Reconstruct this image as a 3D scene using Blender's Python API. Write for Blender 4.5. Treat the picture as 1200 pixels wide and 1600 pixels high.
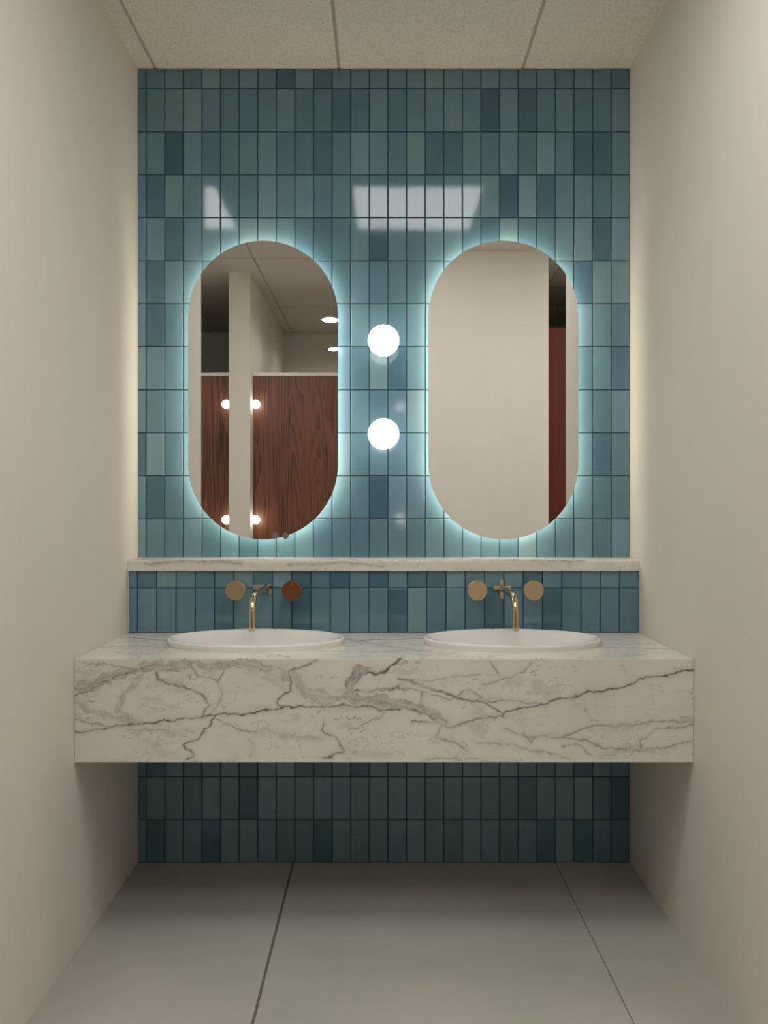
import bpy, bmesh, math, random
import numpy as np

for o in list(bpy.data.objects):
    bpy.data.objects.remove(o, do_unlink=True)
scene = bpy.context.scene
COL = scene.collection

# ------------------------------------------------------------------ camera, world, exposure
EYE, CAMD = 1.229, 2.978                     # eye height, distance from the tiled wall
cd = bpy.data.cameras.new('camera')
cam = bpy.data.objects.new('camera', cd); COL.objects.link(cam)
cam.location = (0, -CAMD, EYE); cam.rotation_euler = (math.pi/2, 0, 0)
cd.sensor_fit = 'AUTO'; cd.sensor_width = 36.0
cd.lens = 1340/1600*36.0
cd.shift_x = 2/1600; cd.shift_y = -5/1600
cd.clip_start = 0.02
scene.camera = cam

w = bpy.data.worlds.new('world'); scene.world = w; w.use_nodes = True
w.node_tree.nodes['Background'].inputs[0].default_value = (0.02, 0.02, 0.02, 1)

vs = scene.view_settings
vs.view_transform = 'Standard'; vs.look = 'None'; vs.gamma = 1.0
vs.exposure = 0.12; vs.use_curve_mapping = False

PANEL_L = 7.6          # luminance of the ceiling light panels
PANEL_ADDED_L = 4.8  # unseen panels added to brighten the corridor
HALO_L = 17.5          # LED strips behind the mirrors
GLOBE_L = 3.6

# ------------------------------------------------------------------ materials
def lin(r, g, b):
    f = lambda c: (c/255/12.92) if c/255 <= 0.04045 else ((c/255+0.055)/1.055)**2.4
    return (f(r), f(g), f(b), 1)

def mat(name, color=(0.5, 0.5, 0.5, 1), rough=0.5, metal=0.0, spec=0.5):
    m = bpy.data.materials.new(name); m.use_nodes = True
    b = m.node_tree.nodes['Principled BSDF']
    b.inputs['Base Color'].default_value = color
    b.inputs['Roughness'].default_value = rough
    b.inputs['Metallic'].default_value = metal
    b.inputs['Specular IOR Level'].default_value = spec
    return m, m.node_tree, b

def N(nt, t, **kw):
    n = nt.nodes.new(t)
    for k, v in kw.items():
        setattr(n, k, v)
    return n

def emis(name, color, strength):
    m = bpy.data.materials.new(name); m.use_nodes = True
    nt = m.node_tree; nt.nodes.clear()
    e = N(nt, 'ShaderNodeEmission'); e.inputs[0].default_value = color; e.inputs[1].default_value = strength
    o = N(nt, 'ShaderNodeOutputMaterial'); nt.links.new(e.outputs[0], o.inputs[0])
    return m

def ramp(nt, stops):
    r = N(nt, 'ShaderNodeValToRGB'); cr = r.color_ramp
    while len(cr.elements) > 1: cr.elements.remove(cr.elements[-1])
    cr.elements[0].position, cr.elements[0].color = stops[0]
    for p, c in stops[1:]:
        e = cr.elements.new(p); e.color = c
    return r

def coords(nt, scale=(1, 1, 1)):
    g = N(nt, 'ShaderNodeNewGeometry'); mp = N(nt, 'ShaderNodeMapping')
    mp.inputs['Scale'].default_value = scale
    nt.links.new(g.outputs['Position'], mp.inputs['Vector'])
    return mp.outputs['Vector']

def noise(nt, vec, scale, detail=4, rough=0.5, dist=0.0):
    n = N(nt, 'ShaderNodeTexNoise')
    n.inputs['Scale'].default_value = scale; n.inputs['Detail'].default_value = detail
    n.inputs['Roughness'].default_value = rough; n.inputs['Distortion'].default_value = dist
    nt.links.new(vec, n.inputs['Vector']); return n

def bump(nt, b, fac, strength, dist=0.002):
    bp = N(nt, 'ShaderNodeBump'); bp.inputs['Strength'].default_value = strength
    bp.inputs['Distance'].default_value = dist
    nt.links.new(fac, bp.inputs['Height']); nt.links.new(bp.outputs[0], b.inputs['Normal'])

# painted plaster
M_paint, nt, b = mat('cream_paint', lin(218, 206, 186), 0.62, spec=0.25)
n = noise(nt, coords(nt, (1, 1, 0.35)), 3.0, 3)
r = ramp(nt, [(0.3, lin(223, 217, 206)), (0.7, lin(228, 222, 211))])
nt.links.new(n.outputs['Fac'], r.inputs[0]); nt.links.new(r.outputs[0], b.inputs['Base Color'])
n2 = noise(nt, coords(nt), 160, 3); bump(nt, b, n2.outputs['Fac'], 0.08, 0.001)

# acoustic ceiling board: pale with fine pinholes
M_ceil, nt, b = mat('acoustic_board', lin(212, 204, 190), 0.9, spec=0.1)
n = noise(nt, coords(nt), 150, 3, 0.65)
r = ramp(nt, [(0.30, lin(190, 182, 170)), (0.42, lin(224, 217, 207)), (0.7, lin(231, 225, 215))])
nt.links.new(n.outputs['Fac'], r.inputs[0]); nt.links.new(r.outputs[0], b.inputs['Base Color'])
bump(nt, b, n.outputs['Fac'], 0.35, 0.002)
M_grid, _, _ = mat('ceiling_grid', lin(184, 176, 164), 0.7)

# glazed ceramic: hue comes from each tile's own object colour
M_tile, nt, b = mat('glazed_ceramic', rough=0.065, spec=0.5)
oi = N(nt, 'ShaderNodeObjectInfo'); v = coords(nt)
n = noise(nt, v, 9, 3)
mx = N(nt, 'ShaderNodeMix', data_type='RGBA', blend_type='MULTIPLY')
r = ramp(nt, [(0.3, (0.93, 0.93, 0.93, 1)), (0.7, (1.05, 1.05, 1.05, 1))])
mx.inputs['Factor'].default_value = 1.0
nt.links.new(n.outputs['Fac'], r.inputs[0])
nt.links.new(oi.outputs['Color'], mx.inputs['A']); nt.links.new(r.outputs[0], mx.inputs['B'])
nt.links.new(mx.outputs['Result'], b.inputs['Base Color'])
n2 = noise(nt, v, 14, 2); bump(nt, b, n2.outputs['Fac'], 0.05, 0.002)
M_grout, _, _ = mat('teal_grout', lin(66, 96, 108), 0.8, spec=0.2)

# floor porcelain
M_floor, nt, b = mat('grey_porcelain', rough=0.42, spec=0.4)
n = noise(nt, coords(nt), 2.2, 6, 0.6, 0.4)
r = ramp(nt, [(0.3, lin(176, 174, 166)), (0.7, lin(190, 187, 178))])
nt.links.new(n.outputs['Fac'], r.inputs[0]); nt.links.new(r.outputs[0], b.inputs['Base Color'])
n2 = noise(nt, coords(nt), 40, 4); bump(nt, b, n2.outputs['Fac'], 0.06, 0.001)
M_fgrout, _, _ = mat('floor_grout', lin(112, 106, 96), 0.9)

# marble: vein attribute + fine clouds
def marble(name, base1, base2, use_attr=True, rough=0.22):
    m, nt, b = mat(name, rough=rough, spec=0.4)
    v = coords(nt)
    n = noise(nt, v, 5, 6, 0.6)
    r = ramp(nt, [(0.3, base1), (0.7, base2)])
    nt.links.new(n.outputs['Fac'], r.inputs[0])
    at = N(nt, 'ShaderNodeAttribute'); at.attribute_name = 'vein'
    n3 = noise(nt, v, 60, 4, 0.7)
    mr = N(nt, 'ShaderNodeMapRange'); mr.inputs['From Min'].default_value = 0.25; mr.inputs['From Max'].default_value = 0.7
    mr.inputs['To Min'].default_value = 0.6; mr.inputs['To Max'].default_value = 1.15
    nt.links.new(n3.outputs['Fac'], mr.inputs['Value'])
    mu = N(nt, 'ShaderNodeMath', operation='MULTIPLY'); mu.use_clamp = True
    nt.links.new(at.outputs['Fac'], mu.inputs[0]); nt.links.new(mr.outputs[0], mu.inputs[1])
    mx = N(nt, 'ShaderNodeMix', data_type='RGBA')
    nt.links.new(mu.outputs[0], mx.inputs['Factor']); nt.links.new(r.outputs[0], mx.inputs['A'])
    mx.inputs['B'].default_value = lin(88, 80, 66)
    nt.links.new(mx.outputs['Result'], b.inputs['Base Color'])
    return m
M_marble = marble('white_marble', lin(226, 221, 211), lin(233, 229, 220))

M_ceramic, _, _ = mat('white_ceramic', lin(238, 236, 232), 0.16)
M_brass, nt, b = mat('brushed_brass', lin(210, 190, 158), 0.34, 1.0)
n = noise(nt, coords(nt, (1, 1, 40)), 30, 3); bump(nt, b, n.outputs['Fac'], 0.03, 0.001)
M_brass_p, _, _ = mat('polished_brass', lin(214, 190, 150), 0.14, 1.0)
M_brass_refl, _, _ = mat('wood_reflection_brass', lin(158, 110, 78), 0.34, 1.0)  # brown wood reflection put into the brass colour; reused for the pointer line
M_mirror, _, _ = mat('silvered_glass', (0.86, 0.86, 0.85, 1), 0.0, 1.0)
M_dark, _, _ = mat('dark_rubber', lin(40, 38, 36), 0.6)
M_backbox, _, _ = mat('white_metal', lin(225, 225, 222), 0.4)
M_greydot, _, _ = mat('frosted_grey', lin(120, 112, 104), 0.5)
M_rail, _, _ = mat('aluminium_rail', lin(215, 210, 203), 0.35, 0.2)
M_redbrown, nt, b = mat('red_brown_laminate', lin(112, 40, 22), 0.6)
n = noise(nt, coords(nt, (30, 30, 1.2)), 2, 4)
r = ramp(nt, [(0.3, lin(104, 36, 18)), (0.7, lin(118, 44, 24))])
nt.links.new(n.outputs['Fac'], r.inputs[0]); nt.links.new(r.outputs[0], b.inputs['Base Color'])

# walnut with cathedral grain
M_wood, nt, b = mat('walnut_veneer', rough=0.4)
v = coords(nt, (1.0, 1.0, 0.07))
n0 = noise(nt, v, 3.6, 1.5, 0.45)
cmb = N(nt, 'ShaderNodeMath', operation='MULTIPLY'); cmb.inputs[1].default_value = 26
nt.links.new(n0.outputs['Fac'], cmb.inputs[0])
fr = N(nt, 'ShaderNodeMath', operation='FRACT'); nt.links.new(cmb.outputs[0], fr.inputs[0])
v2 = coords(nt, (60, 60, 1.4)); n1 = noise(nt, v2, 2.0, 5, 0.6)
v3 = coords(nt, (9, 9, 0.3)); n4 = noise(nt, v3, 1.0, 3, 0.5)
a1 = N(nt, 'ShaderNodeMath', operation='MULTIPLY_ADD'); a1.inputs[1].default_value = 0.22
nt.links.new(fr.outputs[0], a1.inputs[0]); nt.links.new(n1.outputs['Fac'], a1.inputs[2])
a2 = N(nt, 'ShaderNodeMath', operation='MULTIPLY_ADD'); a2.inputs[1].default_value = 0.6
nt.links.new(n4.outputs['Fac'], a2.inputs[0]); nt.links.new(a1.outputs[0], a2.inputs[2])
r = ramp(nt, [(0.60, lin(54, 30, 19)), (0.80, lin(84, 50, 33)), (1.0, lin(122, 76, 52))])
nt.links.new(a2.outputs[0], r.inputs[0]); nt.links.new(r.outputs[0], b.inputs['Base Color'])

M_panel = emis('light_panel', (1.0, 0.985, 0.97, 1), PANEL_L)
M_panel_added = emis('added_corridor_light', (1.0, 0.985, 0.97, 1), PANEL_ADDED_L)
M_halo = emis('led_strip', (1.0, 0.87, 0.69, 1), HALO_L)
M_globe = emis('opal_glow', (1.0, 0.97, 0.92, 1), GLOBE_L)
M_disc = emis('disc_lamp_glow', (1.0, 0.96, 0.90, 1), 60.0)
M_small = emis('small_lamp_glow', (1.0, 0.96, 0.90, 1), 9.0)

# ------------------------------------------------------------------ helpers (x, d, z): d = distance out from the tiled wall, y = -d
def link_mesh(name, verts, faces, m, parent=None, loc=None, smooth=False):
    """verts in world coordinates (x, y, z); the object's origin is loc (world)."""
    me = bpy.data.meshes.new(name)
    pl = WLOC.get(parent.name, (0, 0, 0)) if parent else (0, 0, 0)
    if loc is None: loc = pl
    me.from_pydata([(a[0]-loc[0], a[1]-loc[1], a[2]-loc[2]) for a in verts], [], faces)
    bm = bmesh.new(); bm.from_mesh(me); bmesh.ops.recalc_face_normals(bm, faces=bm.faces); bm.to_mesh(me); bm.free()
    if smooth:
        me.polygons.foreach_set('use_smooth', [True]*len(me.polygons))
    me.materials.append(m); me.update()
    o = bpy.data.objects.new(name, me); COL.objects.link(o)
    if parent: o.parent = parent
    o.location = (loc[0]-pl[0], loc[1]-pl[1], loc[2]-pl[2])
    WLOC[o.name] = tuple(loc)
    return o
WLOC = {}

def box_vf(x0, x1, d0, d1, z0, z1, bev=0.0):
    bm = bmesh.new(); bmesh.ops.create_cube(bm, size=1)
    for vv in bm.verts:
        vv.co = ((x0+x1)/2+vv.co.x*(x1-x0), -(d0+d1)/2+vv.co.y*(d1-d0), (z0+z1)/2+vv.co.z*(z1-z0))
    if bev: bmesh.ops.bevel(bm, geom=bm.edges[:], offset=bev, segments=2, affect='EDGES', profile=0.5)
    bm.verts.index_update()
    vs_ = [tuple(q.co) for q in bm.verts]; fs = [[q.index for q in f.verts] for f in bm.faces]
    bm.free(); return vs_, fs

def box(name, x0, x1, d0, d1, z0, z1, m, parent=None, bev=0.0, base=True):
    vs_, fs = box_vf(x0, x1, d0, d1, z0, z1, bev)
    loc = None if parent else ((x0+x1)/2, -(d0+d1)/2, z0)
    return link_mesh(name, vs_, fs, m, parent, loc)

def structure(o):
    o['kind'] = 'structure'; return o

def tag(o, label, cat, group=None):
    o['label'] = label; o['category'] = cat
    if group: o['group'] = group
    return o

def thing(name, x, d, z, label, cat, group=None):
    o = bpy.data.objects.new(name, None); COL.objects.link(o)
    o.location = (x, -d, z); o.empty_display_size = 0.05
    WLOC[o.name] = (x, -d, z)
    return tag(o, label, cat, group)

def lathe_vf(profile, seg, cx, cd_, cz, axis='d'):
    """profile [(radius, along)], axis 'd' = out of the wall, 'z' = up, 'x' = sideways"""
    vs_, fs = [], []
    n = len(profile)
    for i in range(seg):
        a = 2*math.pi*i/seg; c, s = math.cos(a), math.sin(a)
        for (rr, t) in profile:
            if axis == 'd': vs_.append((cx+rr*c, -(cd_+t), cz+rr*s))
            elif axis == 'z': vs_.append((cx+rr*c, -(cd_+rr*s), cz+t))
            else: vs_.append((cx+t, -(cd_+rr*c), cz+rr*s))
    for i in range(seg):
        j = (i+1) % seg
        for k in range(n-1):
            fs.append((i*n+k, j*n+k, j*n+k+1, i*n+k+1))
    if profile[0][0] > 1e-6: fs.append([i*n for i in range(seg)])
    if profile[-1][0] > 1e-6: fs.append([i*n+n-1 for i in range(seg)][::-1])
    return vs_, fs

def lathe(name, profile, seg, cx, cd_, cz, m, parent, axis='d', smooth=True):
    vs_, fs = lathe_vf(profile, seg, cx, cd_, cz, axis)
    o = link_mesh(name, vs_, fs, m, parent, smooth=smooth)
    bm = bmesh.new(); bm.from_mesh(o.data)
    bmesh.ops.remove_doubles(bm, verts=bm.verts[:], dist=1e-5)
    bmesh.ops.recalc_face_normals(bm, faces=bm.faces[:])
    for e in bm.edges:
        if len(e.link_faces) == 2 and e.calc_face_angle() > 0.6: e.smooth = False
    bm.to_mesh(o.data); bm.free()
    return o

def sphere_profile(rr, n=20):
    return [(rr*math.sin(math.pi*i/n), -rr*math.cos(math.pi*i/n)) for i in range(n+1)]

def tube(name, pts, rr, m, parent, seg=20):
    """pts are (x, d, z)"""
    P = [np.array((p[0], -p[1], p[2])) for p in pts]; vs_, fs = [], []
    up = np.array((1.0, 0, 0))
    for i, p in enumerate(P):
        t = P[min(i+1, len(P)-1)]-P[max(i-1, 0)]; t = t/np.linalg.norm(t)
        u = up-t*np.dot(up, t); u /= np.linalg.norm(u); vv = np.cross(t, u)
        for k in range(seg):
            a = 2*math.pi*k/seg; q = p+rr*(math.cos(a)*u+math.sin(a)*vv); vs_.append(tuple(q))
    for i in range(len(P)-1):
        for k in range(seg):
            k2 = (k+1) % seg
            fs.append((i*seg+k, i*seg+k2, (i+1)*seg+k2, (i+1)*seg+k))
    fs.append(list(range(seg))[::-1]); fs.append([(len(P)-1)*seg+k for k in range(seg)])
    o = link_mesh(name, vs_, fs, m, parent, smooth=True)
    for poly in o.data.polygons:
        if len(poly.vertices) > 4: poly.use_smooth = False
    return o

# ------------------------------------------------------------------ dimensions
XL, XR = -0.851, 0.858            # alcove side walls
CEIL, CEIL2 = 2.757, 3.14         # ceiling over the alcove, ceiling of the corridor behind
ALC = 1.12                        # alcove depth
STEP = 1.95                       # where the ceiling steps up
CL, CR = -2.7, 2.4                # ends of the corridor
FAR = 6.41
TW, TH = 0.06462, 0.14933         # tile pitch
X0 = -0.822                       # first full column starts here
GAP = 0.0034
TT = 0.006                        # tile thickness

# ------------------------------------------------------------------ setting: shell
wall_back = structure(box('wall_back', XL-0.1, XR+0.1, -0.15, -TT+0.0015, 1.0, CEIL, M_grout))
wall_under = structure(box('wall_under_counter', XL-0.1, XR+0.1, -0.15, -TT+0.0015, 0, 1.0, M_grout))
wall_ledge = structure(box('wall_ledge', XL, XR, 0.0, 0.105-TT+0.0015, 0.60, 1.0217, M_grout))
structure(box('wall_left', CL, XL, -0.15, ALC, 0, CEIL, M_paint))
structure(box('wall_right', XR, CR, -0.15, ALC, 0, CEIL, M_paint))
structure(box('wall_corridor_left', CL-0.1, CL, ALC, FAR, 0, CEIL2, M_paint))
structure(box('wall_corridor_right', CR, CR+0.1, ALC, FAR, 0, CEIL2, M_paint))
structure(box('wall_far', CL-0.1, CR+0.1, FAR, FAR+0.1, 0, CEIL2, M_paint))
structure(box('wall_opposite', 0.171, 1.228, 3.456, FAR, 0, CEIL2, M_paint))
structure(box('wall_pillar', -1.24, -1.069, 4.02, FAR, 0, CEIL2, M_paint))
structure(box('wall_bulkhead', CL, CR, STEP, STEP+0.04, CEIL, CEIL2, M_paint))

# ceilings: recessed grid backing + acoustic panels as pieces
ceiling = structure(box('ceiling', CL, CR, -0.15, STEP, CEIL+0.004, CEIL+0.05, M_grid))
ceiling2 = structure(box('ceiling_corridor', CL, CR, STEP+0.04, FAR, CEIL2+0.004, CEIL2+0.05, M_grid))

def grid_cells(lo, hi, lines):
    L = [lo]+[q for q in lines if lo < q < hi]+[hi]
    return list(zip(L[:-1], L[1:]))

def lay_ceiling(parent, z, xlines, dlines, xr, dr, lit, emat, label, g=0.0053, gd=0.0021):
    for (d0, d1) in grid_cells(dr[0], dr[1], dlines):
        for (x0, x1) in grid_cells(xr[0], xr[1], xlines):
            cx, cdp = (x0+x1)/2, (d0+d1)/2
            if lit(cx, cdp):
                lb = label(cx)
                t = thing('ceiling_light_panel', cx, cdp, z, lb, 'ceiling light', 'square light panels in the ceiling') if lb else parent
                box('frame' if lb else 'added_light_frame', x0+g, x1-g, d0+g, d1-g, z+0.0012, z+0.0039, M_backbox, t)  # without a label: an unseen panel added for its light
                box('diffuser' if lb else 'added_light_diffuser', x0+0.012, x1-0.012, d0+0.012, d1-0.012, z+0.0002, z+0.0012, emat, t)
            else:
                box('ceiling_panel', x0+g, x1-g, d0+gd, d1-gd, z, z+0.0039, M_ceil, parent)

xl = [-0.789+0.6375*k for k in range(-4, 6)]
lay_ceiling(ceiling, CEIL, xl, [0.455, 1.09, 1.715], (CL, CR), (0.0, STEP),
            lambda x, d: 1.09 < d < 1.715 and (abs(x-0.168) < 0.2 or abs(x+1.1) < 0.2 or abs(x-1.44) < 0.2), M_panel,
            lambda x: 'square light panel in ceiling, reflected as the bright block on tiles between the mirrors' if abs(x) < 0.5 else
            ('square light panel in ceiling, reflected as small slanted patch above the left mirror' if x < 0 else None))  # the panel on the right is unseen, added to balance the light
xl2 = [-0.985+0.796*k for k in range(-4, 6)]
lay_ceiling(ceiling2, CEIL2, xl2, [2.85, 3.64, 4.43, 5.22, 6.02], (CL, CR), (STEP+0.04, FAR),
            lambda x, d: 2.0 < d < 2.85 and (abs(x-0.209) < 0.2 or abs(x+1.383) < 0.2 or abs(x-1.8) < 0.2), M_panel_added,
            lambda x: None, g=0.006, gd=0.006)  # all lit cells here are unseen panels added to light the corridor

# floor: porcelain slabs with recessed joints
floor = structure(box('floor', CL, CR, -0.15, FAR, -0.05, -0.0022, M_fgrout))
fx = [-0.311+0.911*k for k in range(-3, 4)]
fd = [0.343+0.911*k for k in range(0, 7)]
for (d0, d1) in grid_cells(-0.15, FAR, fd):
    for (x0, x1) in grid_cells(CL, CR, fx):
        gl = 0.0038 if abs(x0+0.311) < 0.01 else 0.0013
        gr = 0.0038 if abs(x1+0.311) < 0.01 else 0.0013
        box('floor_tile', x0+gl, x1-gr, d0+0.0010, d1-0.0010, -0.012, 0, M_floor, floor, bev=0.0008)

# ------------------------------------------------------------------ wall tiles, each a piece of its wall
rnd = random.Random(11)
TILE_CACHE = {}
def tile_mesh(wd, ht):
    key = (round(wd, 4), round(ht, 4))
    if key in TILE_CACHE: return TILE_CACHE[key]
    a, c, bv = wd/2, ht/2, 0.0011
    vs_ = []
    for (ix, dd) in ((0, 0.0), (0, TT-bv), (bv*0.4, TT-bv*0.35), (bv, TT)):
        for (sx, sz) in ((-1, -1), (1, -1), (1, 1), (-1, 1)):
            vs_.append((sx*(a-ix), -dd, sz*(c-ix)))
    fs = [(12, 13, 14, 15)]
    for q in range(3):
        for k in range(4):
            k2 = (k+1) % 4
            fs.append((q*4+k, q*4+k2, (q+1)*4+k2, (q+1)*4+k))
    me = bpy.data.meshes.new('wall_tile'); me.from_pydata(vs_, [], fs); me.materials.append(M_tile)
    bm = bmesh.new(); bm.from_mesh(me); bmesh.ops.recalc_face_normals(bm, faces=bm.faces); bm.to_mesh(me); bm.free()
    TILE_CACHE[key] = me
    return me

def tile_color(tone, rng):
    base = {'vd': (68, 103, 121), 'd': (79, 116, 133), 'm': (95, 131, 147), 'n': (106, 142, 157), 'l': (118, 151, 162)}[tone]
    j = rng.uniform(-4, 4); g = rng.uniform(-5, 5)
    c = lin(base[0]+j, base[1]+j+g*0.2, base[2]+j-g*0.5)
    return c

TONES = {  # (row from the ceiling down, column) seen in the photograph
 (0, 8): 'vd', (0, 10): 'd', (0, 5): 'm', (0, 7): 'm',
 (1, 5): 'm', (1, 11): 'd', (1, 19): 'vd', (1, 21): 'd', (1, 22): 'm', (1, 14): 'm', (1, 2): 'n', (1, 9): 'm',
 (2, 2): 'vd', (2, 10): 'd', (2, 16): 'd', (2, 17): 'd', (2, 22): 'l', (2, 24): 'd', (2, 25): 'd', (2, 12): 'l', (2, 15): 'l',
 (3, 1): 'd', (3, 5): 'm', (3, 20): 'vd', (3, 21): 'l', (3, 22): 'd', (3, 2): 'l', (3, 13): 'm', (3, 16): 'm',
 (4, 2): 'd', (4, 9): 'm', (4, 10): 'd', (4, 13): 'vd', (4, 25): 'd', (4, 26): 'l', (4, 24): 'l', (4, 19): 'd',
 (5, 1): 'd', (5, 24): 'd', (5, 25): 'l', (5, 12): 'n', (5, 13): 'm', (6, 1): 'd', (6, 26): 'm', (7, 26): 'd',
 (6, 12): 'n', (6, 13): 'n', (6, 14): 'm', (6, 15): 'n', (7, 12): 'm', (7, 13): 'l', (7, 14): 'd', (7, 15): 'n',
 (8, 11): 'n', (8, 12): 'n', (8, 13): 'm', (8, 14): 'm', (8, 15): 'l', (9, 11): 'l', (9, 12): 'm', (9, 13): 'n', (9, 14): 'n', (9, 15): 'n',
 (10, 11): 'n', (10, 12): 'm', (10, 13): 'vd', (10, 14): 'n', (10, 15): 'm', (11, 11): 'm', (11, 12): 'm', (11, 13): 'm', (11, 14): 'n', (11, 15): 'm', (11, 16): 'n'}

MIR = [(-0.410, 1.6357), (0.4133, 1.6357)]
MW, MH = 0.257, 0.512             # half sizes of the mirrors
def in_pill(x, z, cx, cz, grow=0.0):
    rr = MW+grow; zz = max(0.0, abs(z-cz)-(MH-MW)); return (x-cx)**2+zz*zz < rr*rr

def lay_tiles(parent, xr, zr, x0, tw, zbase, th, dface, hidden=lambda a, b, c, d: False, tones=None, seed=1):
    rng = random.Random(seed)
    cols = [(xr[0]-GAP/2, x0)]+[(x0+tw*k, x0+tw*(k+1)) for k in range(26)]
    nrow = int(math.ceil((zr[1]-zbase)/th-1e-6)); r0 = int(math.floor((zr[0]-zbase)/th+1e-6))
    for q in range(r0, nrow):
        z0, z1 = max(zr[0], zbase+q*th), min(zr[1], zbase+(q+1)*th)
        if z1-z0 < 0.012: continue
        zlo = z0+GAP/2; zhi = z1-(GAP/2 if z1 < zr[1]-1e-6 else 0.0)
        for c, (a, bb) in enumerate(cols):
            xa, xb = a+GAP/2, bb-GAP/2
            rr_ = rng.random()
            tone = 'n' if rr_ < 0.56 else ('m' if rr_ < 0.79 else ('d' if rr_ < 0.90 else 'l'))
            if tones is not None:
                tr = nrow-1-q
                if (tr, c) in tones: tone = tones[(tr, c)]
                elif tone == 'd' and tr < 6: tone = 'm'
            col = tile_color(tone, rng)
            tx, tz = rng.uniform(-1, 1)*0.0009, rng.uniform(-1, 1)*0.0009
            if hidden(xa, xb, zlo, zhi): continue
            o = bpy.data.objects.new('wall_tile', tile_mesh(xb-xa, zhi-zlo)); COL.objects.link(o)
            o.parent = parent; pl = WLOC[parent.name]
            o.location = ((xa+xb)/2-pl[0], -(dface-TT)-pl[1], (zlo+zhi)/2-pl[2])
            o.rotation_euler = (tx, 0, tz); o.color = col

def behind_mirror(xa, xb, za, zb):
    return any(all(in_pill(x, z, cx, cz, -0.045) for x in (xa, xb) for z in (za, zb)) for cx, cz in MIR)

lay_tiles(wall_back, (XL, XR), (1.03, CEIL), X0, TW, 0.0, TH, 0.0, behind_mirror, TONES, seed=5)
lay_tiles(wall_ledge, (XL, XR), (0.814, 1.0217), X0, TW, 0.814, TH, 0.105, seed=8)
lay_tiles(wall_under, (XL, XR), (0.0, 0.528), X0, TW, 0.0, TH, 0.0, seed=21)

# ------------------------------------------------------------------ marble vanity and ledge shelf
class VN:                                    # tiny tiling value noise for the vein layout
    def __init__(self, seed): self.g = np.random.RandomState(seed).rand(256, 256)
    def __call__(self, x, y):
        xi, yi = np.floor(x).astype(int), np.floor(y).astype(int); fx_, fy_ = x-xi, y-yi
        fx_ = fx_*fx_*(3-2*fx_); fy_ = fy_*fy_*(3-2*fy_); g = self.g
        a = g[xi % 256, yi % 256]; b_ = g[(xi+1) % 256, yi % 256]; c = g[xi % 256, (yi+1) % 256]; d = g[(xi+1) % 256, (yi+1) % 256]
        return (a*(1-fx_)+b_*fx_)*(1-fy_)+(c*(1-fx_)+d*fx_)*fy_
    def fbm(self, x, y, o=4):
        s, a, t = 0, 1.0, 0
        for k in range(o):
            s = s+a*self(x*2**k+17*k, y*2**k+31*k); t += a; a *= 0.55
        return s/t

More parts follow.
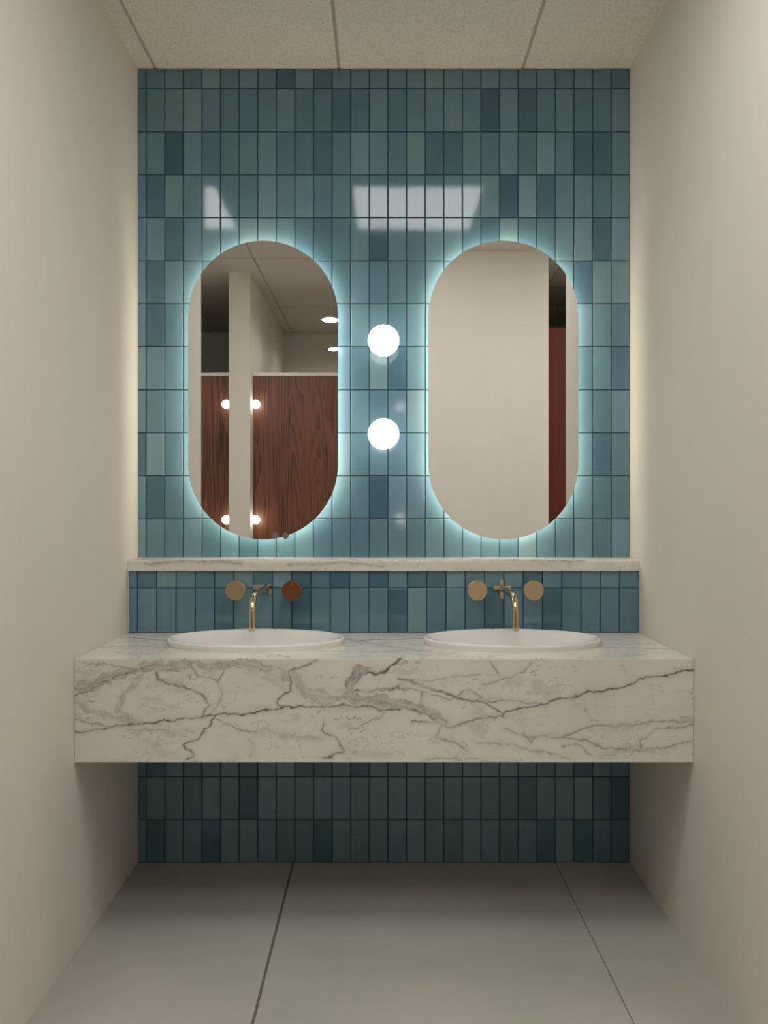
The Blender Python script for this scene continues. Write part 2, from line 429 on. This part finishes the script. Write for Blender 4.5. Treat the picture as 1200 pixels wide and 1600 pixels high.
def vein_field(px, py, lines, seed, cracks=0.35, warp=5.0):
    n1, n2, n3 = VN(seed), VN(seed+1), VN(seed+2)
    wx = px+warp*2*(n1.fbm(px/18, py/18)-0.5)+1.6*(n1(px/5, py/5)-0.5)
    wy = py+warp*2*(n2.fbm(px/18, py/18)-0.5)+1.6*(n2(px/5, py/5)-0.5)
    out = np.zeros_like(px)
    mod = n3.fbm(px/25, py/25)
    fine = n3.fbm(px/11+py/14, py/4-px/20, 4)
    for li, (pts, wid, st) in enumerate(lines):
        dmin = np.full(px.shape, 1e9); sgn = np.zeros_like(px); along = np.zeros_like(px); acc = 0.0
        for (ax, ay), (bx, by) in zip(pts[:-1], pts[1:]):
            vx, vy = bx-ax, by-ay; L = vx*vx+vy*vy+1e-9; ln = math.sqrt(L)
            t = np.clip(((wx-ax)*vx+(wy-ay)*vy)/L, 0, 1)
            dd = np.hypot(wx-ax-t*vx, wy-ay-t*vy); near = dd < dmin
            dmin = np.where(near, dd, dmin)
            sgn = np.where(near, np.sign((wx-ax)*vy-(wy-ay)*vx), sgn); along = np.where(near, acc+t*ln, along); acc += ln
        o = 13.7*li
        m1 = n1.fbm(along/14+o, sgn*3+o, 3)                       # each flank of a vein swells on its own
        if wid > 3.0:
            taper = np.clip(np.minimum(along, acc-along)/(wid*1.6), 0.25, 1)
            wv = wid*taper*(0.25+1.5*m1)
            grain = n2.fbm(sgn*dmin/1.5+o, along/16, 3)           # streaks run along the vein
            body = np.clip((wv-dmin)/1.3, 0, 1)*(0.42+0.75*np.clip((grain-0.3)*1.8, 0, 1))
            edge = np.exp(-((dmin-wv)/0.9)**2)*np.clip(3.2*n3.fbm(along/10+o, sgn*5, 2)-1.1, 0, 1)
            core = np.exp(-((sgn*dmin-wid*0.35*(grain-0.5)*4)/0.9)**2)*np.clip(2.4*mod-0.8, 0, 1)*(dmin < wv)
            out = np.maximum(out, st*np.maximum(np.maximum(body*0.72, edge*0.95), core))
            out = np.maximum(out, 0.14*np.exp(-(dmin/(wid*2.0))**2)*mod*1.6)
        else:
            wv = wid*(0.25+1.25*m1)
            out = np.maximum(out, st*np.exp(-(dmin/wv)**2)*np.clip(0.15+1.7*n3.fbm(along/18+o, o, 3), 0, 1))
            out = np.maximum(out, 0.17*st*np.exp(-(dmin/(3+6*m1))**2))
            # a hairline companion that wanders off the main line
            off = 9*(n2(along/22+o, o)-0.35)
            out = np.maximum(out, 0.4*st*np.exp(-((sgn*dmin-off)/0.7)**2)*np.clip(3*n1(along/12+o, 2.0)-1.4, 0, 1))
    # faint natural cracks
    r1 = np.abs(n1.fbm(px/52+0.02*wy, py/30, 5)-0.5); gate = np.clip((n2.fbm(px/70, py/45, 3)-0.42)*5, 0, 1)
    out = np.maximum(out, cracks*np.exp(-(r1/0.007)**2)*gate)
    r2 = np.abs(n3.fbm(px/24+9, py/18+0.01*wx, 5)-0.52)
    out = np.maximum(out, cracks*0.75*np.exp(-(r2/0.010)**2)*np.clip((n1.fbm(px/60+40, py/40, 3)-0.45)*5, 0, 1))
    out = np.maximum(out, cracks*0.35*np.clip((n2.fbm(px/30, py/14, 5)-0.52)*6, 0, 1)*gate)
    return np.clip(out, 0, 1)

def cl(off, pts): return [(off+x*0.43333, 1000+y*0.43333) for x, y in pts]
A_, B_ = 100, 580
FRONT = [
 (cl(A_, [(30,182),(100,158),(170,132),(250,108),(310,88),(400,90),(470,82)]), 8.5, .80),
 (cl(A_, [(40,204),(120,165),(200,128),(300,92),(330,82)]), 1.8, .85),
 (cl(A_, [(455,85),(560,95),(620,82),(700,88),(760,105)]), 6.0, .7),
 (cl(A_, [(770,105),(830,140),(870,185),(930,205),(990,212)]), 10.0, .62),
 (cl(A_, [(30,332),(150,315),(300,300),(400,290),(500,280),(620,266),(720,252),(800,243),(950,235),(1100,245),(1210,256)]), 1.8, 1.0),
 (cl(A_, [(40,230),(110,260),(180,278),(245,300)]), 4.5, .55),
 (cl(A_, [(285,125),(255,160),(205,205),(190,245),(225,285),(300,302)]), 3.6, .55),
 (cl(A_, [(330,115),(335,145),(420,170),(500,203),(522,232),(495,278)]), 2.0, .8),
 (cl(A_, [(330,150),(400,160),(440,180)]), 5.0, .45),
 (cl(A_, [(545,285),(505,320),(492,350),(430,380),(472,420),(440,442)]), 1.7, 1.0),
 (cl(A_, [(915,72),(845,102),(805,108),(815,140),(822,185),(770,208),(768,235),(830,245)]), 2.0, .85),
 (cl(A_, [(1110,105),(1062,112),(1040,150),(1012,183)]), 7.0, .95),
 (cl(A_, [(1105,118),(1150,115),(1180,88),(1205,78)]), 2.2, .95),
 (cl(A_, [(1000,190),(1100,186),(1210,172)]), 1.8, .85),
 (cl(A_, [(985,200),(1080,222),(1150,232),(1215,240)]), 6.5, .75),
 (cl(A_, [(935,290),(930,325),(990,368),(1005,402),(935,430)]), 1.7, .75),
 (cl(A_, [(555,292),(620,320),(690,332),(700,300)]), 1.7, .6),
 (cl(A_, [(700,318),(800,340),(920,352)]), 3.4, .42),
 (cl(A_, [(448,88),(478,130),(560,150),(580,100)]), 1.8, .6),
 (cl(A_, [(640,100),(700,115),(760,145),(800,180)]), 5.0, .35),
 (cl(A_, [(40,285),(130,302),(250,326),(480,330)]), 1.5, .55),
 (cl(A_, [(560,160),(570,210),(540,260)]), 2.2, .4),
 (cl(A_, [(60,84),(150,90),(215,100)]), 1.6, .45),
 (cl(A_, [(1030,320),(1090,300),(1140,275),(1160,258)]), 1.7, .6),
 (cl(A_, [(1010,390),(1080,410),(1180,415)]), 4.0, .25),
 (cl(A_, [(660,350),(690,385),(670,420)]), 2.4, .25),
 (cl(B_, [(-10,120),(42,116),(70,90),(108,70)]), 2.8, 1.0),
 (cl(B_, [(-20,212),(80,226),(150,238),(200,262),(270,290)]), 7.0, .75),
 (cl(B_, [(95,140),(180,165),(290,195),(350,215),(420,230),(468,262),(478,278)]), 2.0, .85),
 (cl(B_, [(465,272),(482,260),(540,245),(620,230),(700,212),(790,190),(880,178),(922,166),(970,145),(1060,125),(1170,108)]), 1.8, 1.0),
 (cl(B_, [(350,215),(500,220),(620,226)]), 1.5, .7),
 (cl(B_, [(150,290),(240,300),(310,314),(380,286),(440,278),(470,270)]), 1.8, .7),
 (cl(B_, [(255,308),(235,345),(300,370),(348,405)]), 1.8, .65),
 (cl(B_, [(430,75),(440,100),(458,125)]), 1.6, .6),
 (cl(B_, [(578,78),(545,118),(490,145),(400,155)]), 1.6, .55),
 (cl(B_, [(480,318),(560,345),(680,350),(770,362),(840,386),(970,402),(1080,385),(1170,360)]), 1.9, .6),
 (cl(B_, [(700,345),(745,325),(800,310),(880,316),(950,300),(1020,295),(1170,286)]), 2.0, .6),
 (cl(B_, [(860,320),(930,312),(1030,296)]), 4.2, .35),
 (cl(B_, [(970,400),(970,356),(1030,322),(1100,312),(1165,300)]), 1.8, .6),
 (cl(B_, [(690,382),(750,375),(795,412)]), 1.7, .55),
 (cl(B_, [(380,370),(500,376),(600,402),(720,432)]), 2.0, .5),
 (cl(B_, [(550,335),(575,365),(590,345)]), 2.2, .6),
 (cl(B_, [(830,415),(900,398),(1060,405)]), 3.6, .35),
 (cl(B_, [(180,428),(300,425),(420,434)]), 1.8, .4),
 (cl(B_, [(182,188),(175,228)]), 2.0, .7),
 (cl(B_, [(-10,182),(60,170),(180,186),(280,210),(350,182),(400,206)]), 1.7, .6),
 (cl(B_, [(60,250),(140,245),(230,285)]), 2.0, .8),
 (cl(B_, [(1110,290),(1165,276)]), 3.6, .5),
 (cl(B_, [(150,150),(260,140),(390,122)]), 1.5, .4),
 (cl(B_, [(770,250),(800,290),(880,320)]), 1.4, .3)]

def grid_obj(name, pos, nu, nv, vein, m, parent, thick=0.0, keep=None):
    """pos(u, v) -> arrays x, d, z ; vein is an (nu, nv) array"""
    u, v_ = np.meshgrid(np.linspace(0, 1, nu), np.linspace(0, 1, nv), indexing='ij')
    x, d, z = pos(u, v_)
    pl = WLOC[parent.name]
    co = np.stack([x-pl[0], -d-pl[1], z-pl[2]], -1).reshape(-1, 3)
    i, j = np.meshgrid(np.arange(nu-1), np.arange(nv-1), indexing='ij')
    q = np.stack([i*nv+j, (i+1)*nv+j, (i+1)*nv+j+1, i*nv+j+1], -1).reshape(-1, 4)
    if keep is not None:
        cx = (x[:-1, :-1]+x[1:, 1:])/2; cdd = (d[:-1, :-1]+d[1:, 1:])/2
        q = q[keep(cx, cdd).reshape(-1)]
    me = bpy.data.meshes.new(name); me.from_pydata(co.tolist(), [], q.tolist())
    at = me.attributes.new('vein', 'FLOAT', 'POINT'); at.data.foreach_set('value', vein.reshape(-1).astype(np.float32))
    me.materials.append(m); me.update()
    o = bpy.data.objects.new(name, me); COL.objects.link(o); o.parent = parent; WLOC[o.name] = pl
    if thick:
        sm = o.modifiers.new('thickness', 'SOLIDIFY'); sm.thickness = thick; sm.offset = -1
    return o

CT, CB, CF = 0.814, 0.530, 0.613       # counter top, counter bottom, front face
vanity = thing('vanity_counter', 0.0035, 0.35, CB, 'long floating white marble counter with grey veins carrying both basins', 'vanity counter')
gx0, gx1 = XL+0.0012, XR-0.0012
nu, nv = 960, 160
U, V = np.meshgrid(np.linspace(0, 1, nu), np.linspace(0, 1, nv), indexing='ij')
grid_obj('front_panel', lambda u, v: (gx0+(gx1-gx0)*u, np.full_like(u, CF), CB+(CT-CB)*v), nu, nv,
         vein_field(116+968*U, 1191-161*V, FRONT, 3, cracks=0.55, warp=6.0), M_marble, vanity, 0.02)
BAS = [(-0.390, 0.337), (0.397, 0.337)]; BA, BD = 0.272, 0.178
def not_in_bowl(x, d):
    k = np.ones_like(x, bool)
    for bx, bd in BAS: k &= ((x-bx)/(BA-0.02))**2+((d-bd)/(BD-0.02))**2 > 1
    return k
TOPV = [([(120,60),(230,110),(330,90),(450,140)], 2.4, .8), ([(60,190),(200,170),(320,215),(420,205)], 3.4, .6),
        ([(500,40),(560,110),(610,170),(700,250)], 6.0, .5), ([(470,120),(600,90),(720,60)], 2.0, .7), ([(480,210),(560,235),(640,215)], 2.0, .6),
        ([(900,60),(1010,150),(1080,140)], 2.0, .6), ([(880,220),(980,180),(1080,200)], 2.4, .6), ([(240,20),(330,40),(420,30)], 4.0, .5), ([(380,235),(430,260),(460,300)], 2.0, .6)]
nu, nv = 500, 150
U, V = np.meshgrid(np.linspace(0, 1, nu), np.linspace(0, 1, nv), indexing='ij')
grid_obj('counter_top', lambda u, v: (gx0+(gx1-gx0)*u, 0.1055+(CF-0.0203-0.1055)*v, np.full_like(u, CT)), nu, nv,
         vein_field(116+968*U, 290*V, TOPV, 13, cracks=0.6, warp=9.0), M_marble, vanity, -0.02, not_in_bowl)
box('underside', gx0, gx1, 0.006, CF-0.0205, CB, CB+0.02, M_marble, vanity)

shelf = thing('ledge_shelf', 0.0035, 0.06, 1.0217, 'narrow white marble shelf on the tiled ledge below the mirrors', 'shelf')
SV = [([(-20,30),(150,34),(300,31),(460,36),(640,30),(900,33),(1220,28)], 1.6, .75), ([(100,60),(260,66),(420,58),(600,64),(760,60),(980,66)], 2.2, .7),
      ([(150,72),(240,66),(330,70)], 2.8, .6), ([(420,74),(520,68),(600,76)], 2.8, .5), ([(640,44),(760,50),(860,42)], 1.6, .5), ([(0,52),(80,60),(200,50)], 1.8, .6)]
nu, nv = 560, 40
prof = [(0.0, 1.060), (0.060, 1.060), (0.104, 1.060), (0.110, 1.0585), (0.1138, 1.055), (0.1148, 1.050), (0.1148, 1.0217)]
lens_ = np.cumsum([0]+[math.dist(a, b_) for a, b_ in zip(prof[:-1], prof[1:])]); lens_ = lens_/lens_[-1]
U, V = np.meshgrid(np.linspace(0, 1, nu), np.linspace(0, 1, nv), indexing='ij')
grid_obj('slab', lambda u, v: (XL+0.0004+(XR-XL-0.0008)*u, np.interp(v, lens_, [p[0] for p in prof]), np.interp(v, lens_, [p[1] for p in prof])),
         nu, nv, vein_field(116+968*U, 85*V, SV, 23, cracks=0.4, warp=3.0), M_marble, shelf)
box('underside', XL+0.0004, XR-0.0004, 0.0, 0.1146, 1.0217, 1.0225, M_marble, shelf)

# ------------------------------------------------------------------ basins
def basin(bx, bd, label):
    t = thing('oval_basin', bx, bd, CT, label, 'basin', 'oval basins on the marble counter')
    zt = CT+0.0215
    prof = [(0.985, CT-0.001), (0.99, CT+0.006), (1.0, CT+0.013), (1.0, zt-0.004), (0.994, zt-0.001), (0.982, zt), (0.965, zt),
            (0.952, zt-0.0015), (0.942, zt-0.004), (0.92, zt-0.009), (0.86, zt-0.018), (0.76, zt-0.031), (0.62, zt-0.045), (0.45, zt-0.056), (0.25, zt-0.062), (0.09, zt-0.064)]
    seg = 96; vs_, fs = [], []
    for i in range(seg):
        a = 2*math.pi*i/seg
        for (k, z) in prof:
            vs_.append((bx+BA*k*math.cos(a), -(bd+BD*k*math.sin(a)), z))
    n = len(prof)
    for i in range(seg):
        j = (i+1) % seg
        for k in range(n-1): fs.append((i*n+k, j*n+k, j*n+k+1, i*n+k+1))
    fs.append([i*n+n-1 for i in range(seg)])
    link_mesh('bowl', vs_, fs, M_ceramic, t, smooth=True)
    # drain ring with dark mouth on the bowl floor, small overflow slot at the back of the rim
    lathe('drain', [(0.0, 0.004), (0.012, 0.004), (0.022, 0.005), (0.025, 0.001), (0.025, 0.0)], 32, bx, bd, zt-0.064, M_brass_p, t, 'z')
    sx = 0.037 if bx < 0 else -0.037
    box('overflow', bx+sx-0.006, bx+sx+0.006, bd-BD*0.965, bd-BD*0.95, zt-0.0004, zt+0.0008, M_dark, t, bev=0.0004)
basin(BAS[0][0], BAS[0][1], 'white oval basin on counter under the mirror reflecting the wooden stalls')
basin(BAS[1][0], BAS[1][1], 'white oval basin on counter under the mirror reflecting the plain wall')

# ------------------------------------------------------------------ brass taps
def spout(x, label, cross):
    t = thing('wall_spout', x, 0.105, 0.965, label, 'tap', 'brass wall spouts')
    z, dw, de, R = 0.965, 0.105, 0.418, 0.055
    pts = [(x, dw+(de-R-dw)*k/6, z) for k in range(7)]
    for k in range(1, 13):
        a = math.pi/2*k/12; pts.append((x, de-R+R*math.sin(a), z-R+R*math.cos(a)))
    for k in range(1, 5): pts.append((x, de, z-R-0.045*k/4))
    sp = tube('spout', pts, 0.0098, M_brass_p, t, 24)
    lathe('aerator', [(0.0, -0.0005), (0.0072, -0.0005), (0.0078, 0.002)], 24, x, de, z-R-0.045, M_dark, sp, 'z')
    if cross:
        box('wall_plate', x-0.006, x+0.006, dw, dw+0.010, z-0.036, z+0.026, M_brass, t, bev=0.0015)
        box('cross_bar', x-0.027, x+0.033, dw+0.001, dw+0.009, z-0.006, z+0.006, M_brass, t, bev=0.0015)
    else:
        box('wall_plate', x-0.044, x+0.018, dw, dw+0.010, z-0.005, z+0.008, M_brass, t, bev=0.0015)
        box('cross_bar', x+0.010, x+0.018, dw+0.001, dw+0.010, z-0.022, z+0.010, M_brass, t, bev=0.0015)
spout(-0.390, 'curved brass wall spout over the basin on the left', False)
spout(0.397, 'curved brass wall spout with a cross-shaped plate over the basin on the right', True)

def knob(px, label, m, tick):
    dd, zk = 0.178, 0.962; x = (px-598)*(CAMD-dd)/1340
    t = thing('tap_handle', x, 0.105, zk, label, 'tap handle', 'round brass tap handles')
    lathe('stem', [(0.021, 0.0), (0.021, 0.006), (0.012, 0.008), (0.012, 0.040)], 32, x, 0.105, zk, M_brass, t)
    dk = lathe('disc', [(0.0, 0.036), (0.0310, 0.036), (0.0324, 0.0375), (0.0324, 0.0715), (0.0312, 0.073), (0.0, 0.073)], 56, x, 0.105, zk, m, t)
    if tick: box('pointer', x-0.0007, x+0.0007, 0.1779, 0.1784, zk+0.014, zk+0.030, M_brass_refl if m is M_brass else M_brass, dk)
knob(367.5, 'round brass tap handle left of the left spout', M_brass, False)
knob(456, 'round brass tap handle right of the left spout, darkest of the four from a painted wood reflection', M_brass_refl, True)
knob(746, 'round brass tap handle left of the right spout, with a fine pointer line', M_brass, True)
knob(834.5, 'round brass tap handle right of the right spout', M_brass, False)

# ------------------------------------------------------------------ mirrors with halo light
def pill(cx, cz, hw, hh, seg=40):
    pts = []
    for k in range(seg+1):
        a = math.pi*k/seg; pts.append((cx+hw*math.cos(a), cz+(hh-hw)+hw*math.sin(a)))
    for k in range(seg+1):
        a = math.pi+math.pi*k/seg; pts.append((cx+hw*math.cos(a), cz-(hh-hw)+hw*math.sin(a)))
    return pts
def pill_slab(name, cx, cz, hw, hh, d0, d1, m, parent, caps=True):
    p = pill(cx, cz, hw, hh); n = len(p)
    vs_ = [(x, -d0, z) for x, z in p]+[(x, -d1, z) for x, z in p]
    fs = [(i, (i+1) % n, n+(i+1) % n, n+i) for i in range(n)]
    if caps: fs += [list(range(n))[::-1], [n+i for i in range(n)]]
    return link_mesh(name, vs_, fs, m, parent)
def mirror(cx, cz, label, buttons):
    t = thing('wall_mirror', cx, 0.0, cz-MH, label, 'mirror', 'backlit pill-shaped mirrors')
    g = pill_slab('mirror_glass', cx, cz, MW, MH, 0.0355, 0.040, M_mirror, t)
    pill_slab('back_plate', cx, cz, MW-0.004, MH-0.004, 0.033, 0.0354, M_backbox, t)
    bb = pill_slab('back_box', cx, cz, MW-0.018, MH-0.018, 0.0, 0.033, M_backbox, t)
    pill_slab('led_strip', cx, cz, MW-0.0165, MH-0.0165, 0.016, 0.031, M_halo, bb, caps=False)
    if buttons:
        for px in (430, 446):
            bx = (px-598)*(CAMD-0.04)/1340
            lathe('touch_button', [(0.0, 0.0008), (0.0105, 0.0008), (0.0112, 0.0)], 28, bx, 0.040, 1.137, M_greydot, g)
mirror(MIR[0][0], MIR[0][1], 'pill-shaped backlit mirror reflecting the dark wooden stalls', True)
mirror(MIR[1][0], MIR[1][1], 'pill-shaped backlit mirror reflecting the plain cream wall', False)

# ------------------------------------------------------------------ globe lamps between the mirrors
def globe(z, label):
    t = thing('globe_wall_lamp', 0.003, 0.0, z, label, 'wall lamp', 'white globe lamps between the mirrors')
    lathe('wall_plate', [(0.030, 0.0), (0.030, 0.010), (0.028, 0.012), (0.0, 0.012)], 40, 0.003, 0.0, z, M_backbox, t)
    lathe('collar', [(0.018, 0.010), (0.018, 0.036), (0.0, 0.036)], 32, 0.003, 0.0, z, M_backbox, t)
    lathe('globe_shade', sphere_profile(0.053), 48, 0.003, 0.084, z, M_globe, t, 'z')
globe(EYE+263/463.2, 'upper of two glowing white globe lamps between the mirrors')
globe(EYE+117/463.2, 'lower of two glowing white globe lamps between the mirrors')

# ------------------------------------------------------------------ what the mirrors show: stalls, lamps, panel
def partition(x0, x1, label):
    t = thing('stall_partition', (x0+x1)/2, 4.175, 0.0, label, 'partition', 'walnut stall partitions')
    box('wood_panel', x0, x1, 4.16, 4.19, 0.0, 2.325, M_wood, t)
    box('top_rail', x0, x1, 4.155, 4.195, 2.325, 2.349, M_rail, t)
partition(-1.069, 0.171, 'walnut stall partition right of the white pillar in the left mirror')
partition(CL, -1.24, 'walnut stall partition left of the white pillar in the left mirror')
tag(box('tall_panel', 1.228, CR, 3.90, 3.94, 0.0, 2.665, M_redbrown), 'tall reddish-brown panel seen as thin strip in the right mirror', 'partition')

def sconce(xw, sgn, d, z, label, group):
    t = thing('small_globe_lamp', xw, d, z, label, 'wall lamp', group)
    lathe('wall_plate', [(0.020, 0.0), (0.020, sgn*0.006), (0.0, sgn*0.006)], 24, xw, d, z, M_backbox, t, 'x')
    lathe('globe_shade', sphere_profile(0.036, 14), 28, xw+sgn*0.034, d, z, M_small, t, 'z')
for (xw, sgn, side) in ((-1.24, -1, 'left'), (-1.069, 1, 'right')):
    for (z, lev) in ((2.08, 'upper'), (1.14, 'lower')):
        sconce(xw, sgn, 4.085, z, '%s small glowing lamp on the %s side of the pillar in the left mirror' % (lev, side), 'small lamps on the pillar')
for (z, lev) in ((2.00, 'upper'), (1.148, 'lower')):
    sconce(0.171, -1, 3.53, z, '%s small lamp reflected as a faint dot in tiles right of the globe lamps' % lev, 'small lamps on the wall end')

for (x, d, lab) in ((-0.445, 4.37, 'larger white disc ceiling lamp at the right edge of the left mirror'),
                    (-0.475, 5.71, 'smaller white disc ceiling lamp cut by the left mirror edge')):
    t = thing('disc_pendant', x, d, 2.829, lab, 'pendant lamp', 'disc lamps above the stalls')
    lathe('lamp_body', [(0.070, 0.004), (0.072, 0.006), (0.072, 0.020), (0.060, 0.024), (0.0, 0.024)], 36, x, d, 2.825, M_backbox, t, 'z')
    lathe('diffuser', [(0.0, 0.0), (0.066, 0.0), (0.069, 0.004), (0.0, 0.004)], 36, x, d, 2.825, M_disc, t, 'z')
    lathe('cord', [(0.0011, 0.024), (0.0011, CEIL2-2.825)], 8, x, d, 2.825, M_backbox, t, 'z')
